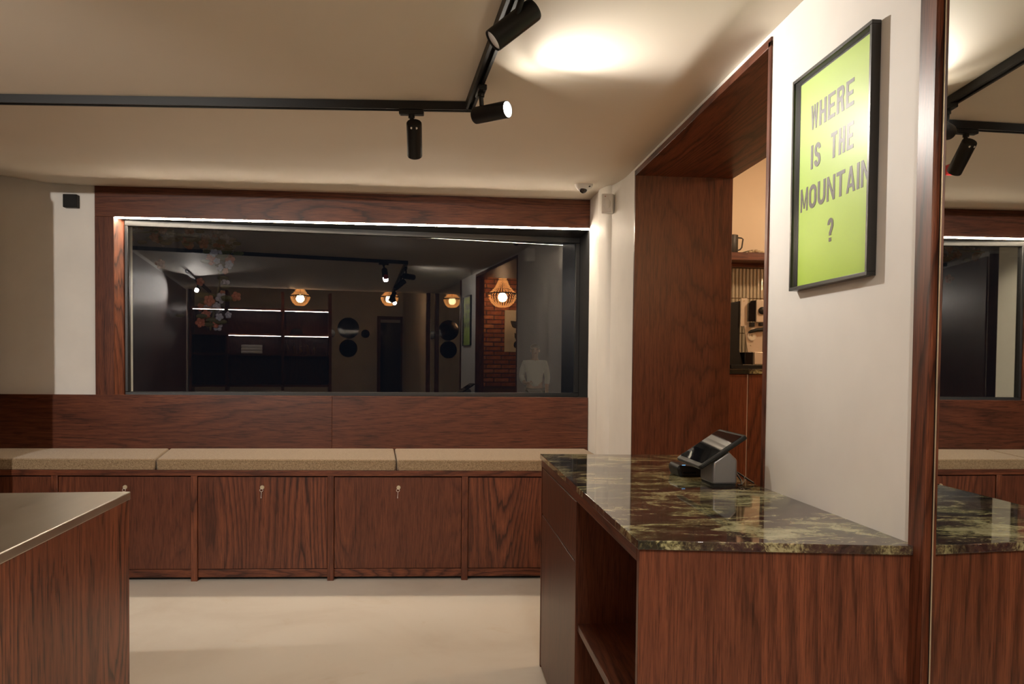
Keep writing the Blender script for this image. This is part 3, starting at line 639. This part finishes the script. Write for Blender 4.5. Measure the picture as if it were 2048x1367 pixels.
MB().loft([((mx,my,mz),.036),((mx,my,mz+.004),.039),((mx,my,mz+.112),.039),((mx,my,mz+.114),.038),((mx,my,mz+.112),.0365),((mx,my,mz+.012),.0355)], 28).build('cup', 'mug_dark', mg, smooth=True, ang=50)
MB().tube([(mx+.036,my,mz+.100),(mx+.062,my,mz+.098),(mx+.073,my,mz+.092),(mx+.066,my,mz+.040),(mx+.055,my,mz+.026),(mx+.037,my,mz+.020)], .0045, 8).build('handle', 'mug_dark', mg, smooth=True)
pl = thing('dried_seed_braid', 'dried braided seed heads lying on the wall shelf', 'dried plant', (1.97, 4.80, 2.025))
for i in range(9):
    MB().sphere((1.925+i*.020, 4.80+.006*(i%2), 2.036+.006*math.sin(i)), .014, 1.0,.8,.75, 10, 7).build('seed_head', 'dried_leaf', pl, smooth=True)
MB().tube([(1.865,4.80,2.027),(1.89,4.80,2.034),(1.925,4.80,2.044),(1.95,4.80,2.046)], .003, 6).build('stalk', 'print_leaf', pl, smooth=True)
# back counter
bc = thing('back_counter', 'dark oak back counter cabinet in the side room', 'cabinet', (2.1, 4.8, 0))
B1().box(1.600, 1.868, 4.665, 4.69, .02, 1.275).build('door', 'wood_z4', bc, .002); B1().box(1.874, 2.30, 4.665, 4.69, .02, 1.275).build('door', 'wood_z6', bc, .002); B1().box(2.306, 2.60, 4.665, 4.69, .02, 1.275).build('door', 'wood_z2', bc, .002)
B1().box(1.868, 1.874, 4.672, 4.69, .02, 1.275).build('edge_strip', 'white_plastic', bc)
B1().box(1.60, 2.60, 4.691, YS-.01, 0, 1.277).build('carcass', 'wood_z', bc)
bg = thing('back_worktop', 'dark granite worktop under the espresso machine', 'worktop', (2.1, 4.8, 1.278))
B1().box(1.59, 2.61, 4.65, YS-.008, 1.2785, 1.307).build('slab', 'granite', bg, .002)
# espresso machine (side view)
em = thing('espresso_machine', 'steel and black espresso machine with round pressure gauge', 'coffee machine', (1.95, 4.8, 1.308))
def ex(px): return 1.771+(px-1464)*.003147
def ez(py): return 1.305+(738-py)*.003043
def plate(pts, y0, y1, nm, mt, bev=.002): return MB().extrude([(ex(x), y0, ez(y)) for x, y in pts], (0, y1-y0, 0)).build(nm, mt, em, bev)
plate([(1420,612),(1487,600),(1487,700),(1497,735),(1420,735)], 4.735, 4.93, 'rear_housing', 'black_metal', .004)
plate([(1487,595),(1499.5,595),(1499.5,643),(1531,643),(1531,703),(1502,703),(1494,651),(1486,651)], 4.722, 4.734, 'side_plate', 'machine_steel', .001)
plate([(1499,606),(1505,600),(1514,599),(1514,642),(1499,642)], 4.700, 4.721, 'glass_panel', 'black_gloss')
plate([(1514,598.5),(1540,598.5),(1540,643),(1514,643)], 4.690, 4.721, 'group_box', 'machine_steel', .003)
plate([(1503,643.5),(1511,643.5),(1511,652),(1503,652)], 4.690, 4.7215, 'nozzle', 'black_metal')
plate([(1522,644),(1531,644),(1531,650),(1522,650)], 4.690, 4.7215, 'switch_row', 'black_metal')
plate([(1512,703),(1540,703),(1540,728),(1512,728)], 4.690, 4.86, 'drip_tray', 'machine_steel', .004)
plate([(1495,703.5),(1511.5,703.5),(1511.5,728),(1495,728)], 4.712, 4.86, 'base', 'black_gloss')
plate([(1465,729),(1540,729),(1540,737),(1465,737)], 4.690, 4.88, 'feet_rail', 'black_metal')
gx, gz = ex(1509), ez(672)
MB().loft([((gx,4.7215,gz),.026),((gx,4.712,gz),.026),((gx,4.710,gz),.022),((gx,4.713,gz),.021)], 28).build('gauge', 'chrome', em, smooth=True)
MB().cyl((gx,4.7135,gz),(gx,4.7120,gz),.0205,.0205,24).build('gauge_dial', 'linen', em)
MB().tube([(gx,4.7110,gz),(gx-.004,4.7110,gz+.014)], .0012, 6).build('gauge_needle', 'black_metal', em)
MB().loft([((ex(1500),4.700,ez(664)),.004),((ex(1504),4.700,ez(662)),.010),((ex(1516),4.700,ez(659)),.011),((ex(1534),4.700,ez(657)),.012)], 16).build('portafilter_handle', 'rubber', em, smooth=True)
MB().sphere((ex(1525),4.684,ez(620)), .024, 1.05,.6,.95, 18, 12).build('steam_knob', 'black_metal', em, smooth=True)
for (px, py) in ((1493,600),(1504,655),(1519,646),(1508,689)): MB().loft([((ex(px),4.7215,ez(py)),.004),((ex(px),4.7185,ez(py)),.0035)], 10).build('screw', 'brass', em, smooth=True)

# ------------------------------------------------------------------ brick wall of the side room (seen in the window)
wk = struct('wall_brick', (1.14, .80, 0))
B1().box(1.14, 4.4, .66, .80, 0, 3.0).build('mortar_bed', 'mortar', wk)
bmesh_ = None
for r_ in range(30):
    z = 1.02+r_*.062
    for i in range(8):
        x = 1.145+i*.222+(.111 if r_ % 2 else 0)
        if bmesh_ is None:
            mb = MB().box(0,.204,0,.022,0,.047); me = bpy.data.meshes.new('brick'); me.from_pydata(mb.v, [], mb.f); me.update(); me.materials.append(M['brick']); bmesh_ = me
        o = bpy.data.objects.new('brick', bmesh_); COL.objects.link(o); o.parent = wk
        o.location = Vector((x+random.uniform(-.004,.004), .795+random.uniform(-.003,.004), z))-wk.location
def chandelier(loc, r, h_, label, power=P_CHAND):
    x, y, z = loc; th = thing('chandelier', label, 'chandelier', loc, 'beaded chandeliers')
    prof_up = [(.16, 1.0), (.20,.86), (.30,.70), (.50,.54), (.78,.42), (1.0,.36)]; prof_dn = [(1.0,.36),(.95,.24),(.78,.12),(.50,.03),(.12,0)]
    bd_ = MB()
    for k in range(26):
        t = 2*math.pi*k/26
        for prof in (prof_up, prof_dn):
            for i in range(len(prof)-1):
                (r0, h0), (r1, h1) = prof[i], prof[i+1]; n = max(2, int(math.hypot((r1-r0)*r, (h1-h0)*h_)/.022))
                for j in range(n):
                    s = j/n; rr_ = r*(r0+(r1-r0)*s); bd_.sphere((x+rr_*math.cos(t), y+rr_*math.sin(t), z+h_*(h0+(h1-h0)*s)), .008, seg=5, rings=4)
    o = bd_.build('bead_strands', 'bead', th); o['kind'] = 'stuff'
    MB().tube([(x+r*1.01*math.cos(i*math.pi/16), y+r*1.01*math.sin(i*math.pi/16), z+h_*.36) for i in range(33)], .008, 6).build('ring', 'black_metal', th)
    MB().tube([(x+r*.16*math.cos(i*math.pi/8), y+r*.16*math.sin(i*math.pi/8), z+h_) for i in range(17)], .006, 6).build('ring', 'black_metal', th)
    MB().cyl((x,y,z+h_*.45),(x,y,z+h_*1.35),.004,.004,6).build('chain', 'black_metal', th)
    MB().sphere((x,y,z+h_*.26), .022).build('bulb', 'bulb', th, smooth=True)
    l = bpy.data.lights.new('chandelier_glow', 'POINT'); l.energy = power; l.color = C_WARM; l.shadow_soft_size = .06
    lo = bpy.data.objects.new('chandelier_glow', l); COL.objects.link(lo); lo.parent = th; lo.location = (0,0,h_*.26)
chandelier((1.70, 1.22, 2.09), .19, .50, 'beaded chandelier hanging before the brick wall in the side room', 30.0)
chandelier((-.90, -.62, 2.16), .14, .40, 'beaded chandelier hanging in front of the oak display shelves')
chandelier((.50, -1.35, 2.25), .14, .40, 'beaded chandelier hanging before the far front wall')
lp = thing('leaf_print', 'linen wall hanging printed with dark leaves on the brick wall', 'picture', (2.02, .83, 1.8))
B1().box(1.84, 2.20, .822, .832, 1.50, 2.08).build('cloth', 'linen', lp)
for (lx, lz, s_, a) in ((2.04,1.84,.15,2.5),(2.06,1.66,.13,2.2),(1.98,1.56,.14,.9),(2.06,1.78,.12,.5)):
    pts = [(i/12, .32*math.sin(math.pi*(i/12)**.8)) for i in range(13)]; full = pts+[(p[0], -p[1]) for p in pts[-2:0:-1]]
    MB().extrude([(lx+s_*(p[0]*math.cos(a)-p[1]*math.sin(a)), .8325, lz+s_*(p[0]*math.sin(a)+p[1]*math.cos(a))) for p in full], (0,.001,0)).build('leaf', 'print_leaf', lp)
# added lamp, out of view, to light the side room work area
ln = thing('side_fill_lamp', 'added warm fill lamp over the side room worktop, out of view', 'lamp', (2.5, 3.9, 2.5))
MB().loft([((2.5,3.9,2.62),.03),((2.5,3.9,2.60),.06),((2.5,3.9,2.50),.13),((2.5,3.9,2.495),.125),((2.5,3.9,2.59),.055)], 24, caps=False).build('shade', 'black_metal', ln, smooth=True)
MB().cyl((2.5,3.9,2.62),(2.5,3.9,2.92),.004).build('cord', 'black_metal', ln); MB().sphere((2.5,3.9,2.545),.03).build('bulb', 'bulb', ln, smooth=True)
l = bpy.data.lights.new('side_fill_glow', 'POINT'); l.energy = P_SIDE*3; l.color = (1,.70,.44); l.shadow_soft_size = .05
o = bpy.data.objects.new('side_fill_glow', l); COL.objects.link(o); o.parent = ln; o.location = (0,0,-.02)

# ------------------------------------------------------------------ room behind the camera (seen in the window and the mirror)
ds = thing('display_shelf', 'tall dark oak display shelf with lit shelf edges behind the camera', 'shelf', (-1.5, -1.1, 0))
for x in (-2.45, -1.95, -1.15, -.45): B1().box(x-.02, x+.02, -1.3, -.92, 0, 2.38).build('upright', 'wood_z2', ds)
for z in (.45, .95, 1.42, 1.72, 2.10): 
    B1().box(-2.43, -.47, -1.3, -.94, z, z+.03).build('shelf_board', 'wood_x', ds)
B1().box(-2.43, -.47, -1.32, -1.302, .95, 2.10).build('back_panel', 'wood_z3', ds)
for z, x0 in ((2.095, -2.42), (1.715, -1.93)):
    for a, b_ in ((x0, -1.98) if x0 < -2 else (0, 0), (-1.92, -1.18), (-1.12, -.48)):
        if b_ > a: B1().box(a, b_, -.942, -.932, z-.006, z+.004).build('edge_light', 'shelf_led', ds)
for i in range(3):
    tag(B1().box(-1.75, -1.45, -1.25, -1.02, 1.4502+i*.045, 1.4502+i*.045+.042).build('folded_towel', 'cloth_white', None, .015, 3), 'folded white towel on the display shelf, %s of three' % ('bottom','middle','top')[i], 'towel', 'towels on the display shelf')
hc = thing('cap', 'black baseball cap resting on the display shelf', 'cap', (-.95, -1.12, 1.75))
mb = MB(); mb.loft([((-.95,-1.12,1.7505),.095),((-.95,-1.12,1.79),.092),((-.95,-1.12,1.82),.075),((-.95,-1.12,1.838),.045),((-.95,-1.12,1.843),.012)], 20); mb.build('crown', 'cap_black', hc, smooth=True); MB().hexa([(-.93,-1.20),(-.82,-1.20),(-.79,-1.12),(-.82,-1.04),(-.93,-1.04)], 1.752, 1.760).build('brim', 'cap_black', hc)
for i in range(5):
    b0 = -1.08+i*.10; q = thing('bottle', 'small amber bottle in the row on the display shelf, number %s from the wall' % ('one','two','three','four','five')[i], 'bottle', (b0,-1.1,1.45), 'amber bottles on the display shelf')
    MB().loft([((b0,-1.1,1.4505),.028),((b0,-1.1,1.55),.028),((b0,-1.1,1.575),.012),((b0,-1.1,1.60),.012)], 16).build('glass', 'bottle_amber', q, smooth=True); MB().cyl((b0,-1.1,1.60),(b0,-1.1,1.62),.013).build('stopper', 'black_matte', q)
tag(B1().box(.93, .99, -.38, -.32, 0, 2.384).build('trim_4', 'wood_z5', None, .004), kind='structure')
for (x, z, r_, nm) in ((.02, 1.98, .20, 'upper large'), (.02, 1.60, .17, 'lower large'), (-.30, 1.88, .08, 'small left'), (.34, 1.88, .08, 'small right')):
    t = thing('round_mirror', '%s black round mirror on the front wall behind the camera' % nm, 'mirror', (x, -3.78, z), 'round mirrors on the front wall')
    MB().cyl((x,-3.798,z),(x,-3.775,z),r_,r_,36).build('disc', 'mirror_black', t, smooth=True)
d = struct('door_1', (1.0, -3.78, 0)); B1().box(.62, 1.00, -3.80, -3.76, 0, 2.10).build('door_leaf', 'mirror_black', d, .004); B1().box(.56, .62, -3.80, -3.74, 0, 2.16).build('door_frame', 'wood_z', d); B1().box(1.00, 1.04, -3.80, -3.74, 0, 2.16).build('door_frame', 'wood_z', d); B1().box(.56, 1.04, -3.80, -3.74, 2.16, 2.22).build('door_frame', 'wood_x', d)

# ------------------------------------------------------------------ outside in the dark
tag(B1().box(-12, 14, 6.2, 26, -.2, -.02).build('ground_outside', 'outside_ground'), kind='structure')

sl = thing('outside_fill_lamp', 'added lamp outside the window, out of sight to the right, lighting the person', 'lamp', (4.6, 12.2, -.02))  # unseen lamp added to light the person outside
MB().loft([((4.6,12.2,-.02),.07),((4.6,12.2,.3),.05),((4.6,12.2,3.2),.04)], 14).build('post', 'black_metal', sl, smooth=True)
MB().loft([((4.6,12.2,3.2),.05),((4.6,12.2,3.25),.13),((4.6,12.2,3.55),.17),((4.6,12.2,3.62),.05)], 14).build('lantern', 'lens_dim', sl, smooth=True)
l = bpy.data.lights.new('outside_fill_glow', 'POINT'); l.energy = 9; l.color = (1,.76,.50); l.shadow_soft_size = .12
o = bpy.data.objects.new('outside_fill_glow', l); COL.objects.link(o); o.parent = sl; o.location = (-.25,.1,3.3)
pr = thing('person', 'person in a light shirt standing outside beyond the dark window', 'person', (1.76, 14.5, -.02))
def skin(name, V, E_, mat, parent, sub=2):
    me = bpy.data.meshes.new(name); me.from_pydata([v[:3] for v in V], E_, []); me.update(); me.materials.append(M[mat])
    o = bpy.data.objects.new(name, me); COL.objects.link(o); o.parent = parent
    md = o.modifiers.new('skin', 'SKIN'); md.use_smooth_shade = True
    for i, v in enumerate(V):
        sv = me.skin_vertices[0].data[i]; sv.radius = (v[3], v[4] if len(v) > 4 else v[3]); sv.use_root = (i == 0)
    o.modifiers.new('sub', 'SUBSURF').levels = sub; o.modifiers['sub'].render_levels = sub; return o
# body: pelvis, spine, neck, head, legs, arms (facing the window)
V = [(0,0,.92,.15,.11),(0,.01,1.10,.135,.10),(0,.01,1.30,.165,.11),(0,.01,1.41,.09,.08),(0,0,1.47,.05,.05),(0,-.01,1.53,.065,.075),(0,-.015,1.60,.078,.095),(0,-.005,1.68,.05,.06),
     (.09,0,.86,.085,.09),(.10,-.01,.48,.058,.06),(.10,.02,.10,.04,.045),(.11,-.10,.05,.04,.03),(-.09,0,.86,.085,.09),(-.10,-.01,.48,.058,.06),(-.10,.02,.10,.04,.045),(-.11,-.10,.05,.04,.03),
     (.19,.01,1.37,.055,.06),(.24,.02,1.10,.042,.045),(.21,-.10,.88,.032,.035),(.20,-.14,.80,.022,.036),(-.19,.01,1.37,.055,.06),(-.25,.02,1.10,.042,.045),(-.19,-.17,1.00,.032,.035),(-.14,-.24,1.02,.022,.036)]
E_ = [(0,1),(1,2),(2,3),(3,4),(4,5),(5,6),(6,7),(0,8),(8,9),(9,10),(10,11),(0,12),(12,13),(13,14),(14,15),(2,16),(16,17),(17,18),(18,19),(2,20),(20,21),(21,22),(22,23)]
skin('body', V, E_, 'skin', pr)
Vs = [(0,.0,.88,.165,.125),(0,.01,1.10,.150,.115),(0,.01,1.30,.180,.125),(0,.01,1.42,.095,.085),(.19,.01,1.37,.066,.070),(.24,.02,1.12,.055,.056),(.22,-.06,.97,.044,.046),(-.19,.01,1.37,.066,.070),(-.25,.02,1.12,.055,.056),(-.21,-.12,1.02,.044,.046)]
skin('shirt', Vs, [(0,1),(1,2),(2,3),(2,4),(4,5),(5,6),(2,7),(7,8),(8,9)], 'shirt', pr)
Vt = [(0,0,.90,.160,.120),(.09,0,.84,.098,.10),(.10,-.01,.48,.074,.076),(.10,.015,.12,.060,.062),(-.09,0,.84,.098,.10),(-.10,-.01,.48,.074,.076),(-.10,.015,.12,.060,.062)]
skin('trousers', Vt, [(0,1),(1,2),(2,3),(0,4),(4,5),(5,6)], 'trouser', pr)
b0 = pr.location
MB().sphere(b0+Vector((0,.02,1.665)), .088, 1,1.1,.72, 16, 10).build('hair', 'hair', pr, smooth=True)
MB().sphere(b0+Vector((0,-.105,1.60)), .017, .8,1,1.3, 8, 6).build('nose', 'skin', pr, smooth=True)
for sx in (-.032, .032): MB().sphere(b0+Vector((sx,-.088,1.625)), .012, 1,.6,.7, 8, 6).build('eye', 'hair', pr, smooth=True); MB().sphere(b0+Vector((sx*2.55,0,1.60)), .022, .4,.8,1.3, 8, 6).build('ear', 'skin', pr, smooth=True)
MB().sphere(b0+Vector((0,-.092,1.555)), .020, 1.2,.4,.35, 8, 6).build('mouth', 'blossom_pink', pr, smooth=True)
for sx, hx, hy, hz, dz in ((1,.20,-.145,.79,-.075),(-1,-.13,-.25,1.02,.01)):
    for k in range(4): MB().tube([b0+Vector((hx+sx*(k-1.5)*.017,hy,hz)), b0+Vector((hx+sx*(k-1.5)*.018,hy-.03,hz+dz*.55)), b0+Vector((hx+sx*(k-1.5)*.018,hy-.035,hz+dz+(.008 if k in (0,3) else 0)))], .008, 6).build('finger', 'skin', pr, smooth=True)
    MB().tube([b0+Vector((hx-sx*.03,hy+.01,hz+.03)), b0+Vector((hx-sx*.05,hy-.02,hz)), b0+Vector((hx-sx*.045,hy-.04,hz-.02))], .009, 6).build('thumb', 'skin', pr, smooth=True)
fg = thing('flower_garland', 'hanging garland of pale and pink flowers outside the window', 'flowers', (-2.0, 6.75, 1.5))
for nm, mt, n, sd_ in (('pale_blossoms', 'blossom_white', 34, 1), ('pink_blossoms', 'blossom_pink', 34, 2), ('leaves', 'leaf_green', 60, 3)):
    rnd = random.Random(sd_); mb = MB()
    for i in range(n):
        t = rnd.random(); 
        if rnd.random() < .5: x = -2.55+t*.85; z = 2.38-.10*t*t+rnd.gauss(0,.07)
        else: x = -1.78+rnd.gauss(0,.07)-.10*t; z = 2.33-.72*t
        c_ = Vector((x, 6.75+rnd.gauss(0,.06), z)); r_ = rnd.uniform(.022,.040)
        if nm == 'leaves': mb.sphere(c_, r_*1.2, 1.2,.3,.5, 7, 5)
        else:
            mb.sphere(c_, r_*.5, seg=7, rings=5)
            for k in range(5):
                a = k*1.257+i; mb.sphere(c_+Vector((math.cos(a)*r_*.7, rnd.uniform(-.3,.3)*r_, math.sin(a)*r_*.7)), r_*.55, 1,.6,1, 6, 4)
    o = mb.build(nm, mt, fg, smooth=True); o['kind'] = 'stuff'
MB().tube([(-2.6,6.75,2.36),(-2.2,6.75,2.38),(-1.85,6.75,2.30),(-1.80,6.75,2.0),(-1.88,6.75,1.58)], .008, 6).build('stem', 'leaf_green', fg, smooth=True)
MB().tube([(-1.82,6.75,2.32),(-1.82,6.75,3.2)], .004, 6).build('cord', 'black_metal', fg); MB().tube([(-2.5,6.75,2.36),(-2.5,6.75,3.2)], .004, 6).build('cord', 'black_metal', fg)
tag(B1().box(-6, 6, 6.5, 7.2, 3.2, 3.3).build('awning_beam', 'night_brick'), kind='structure')
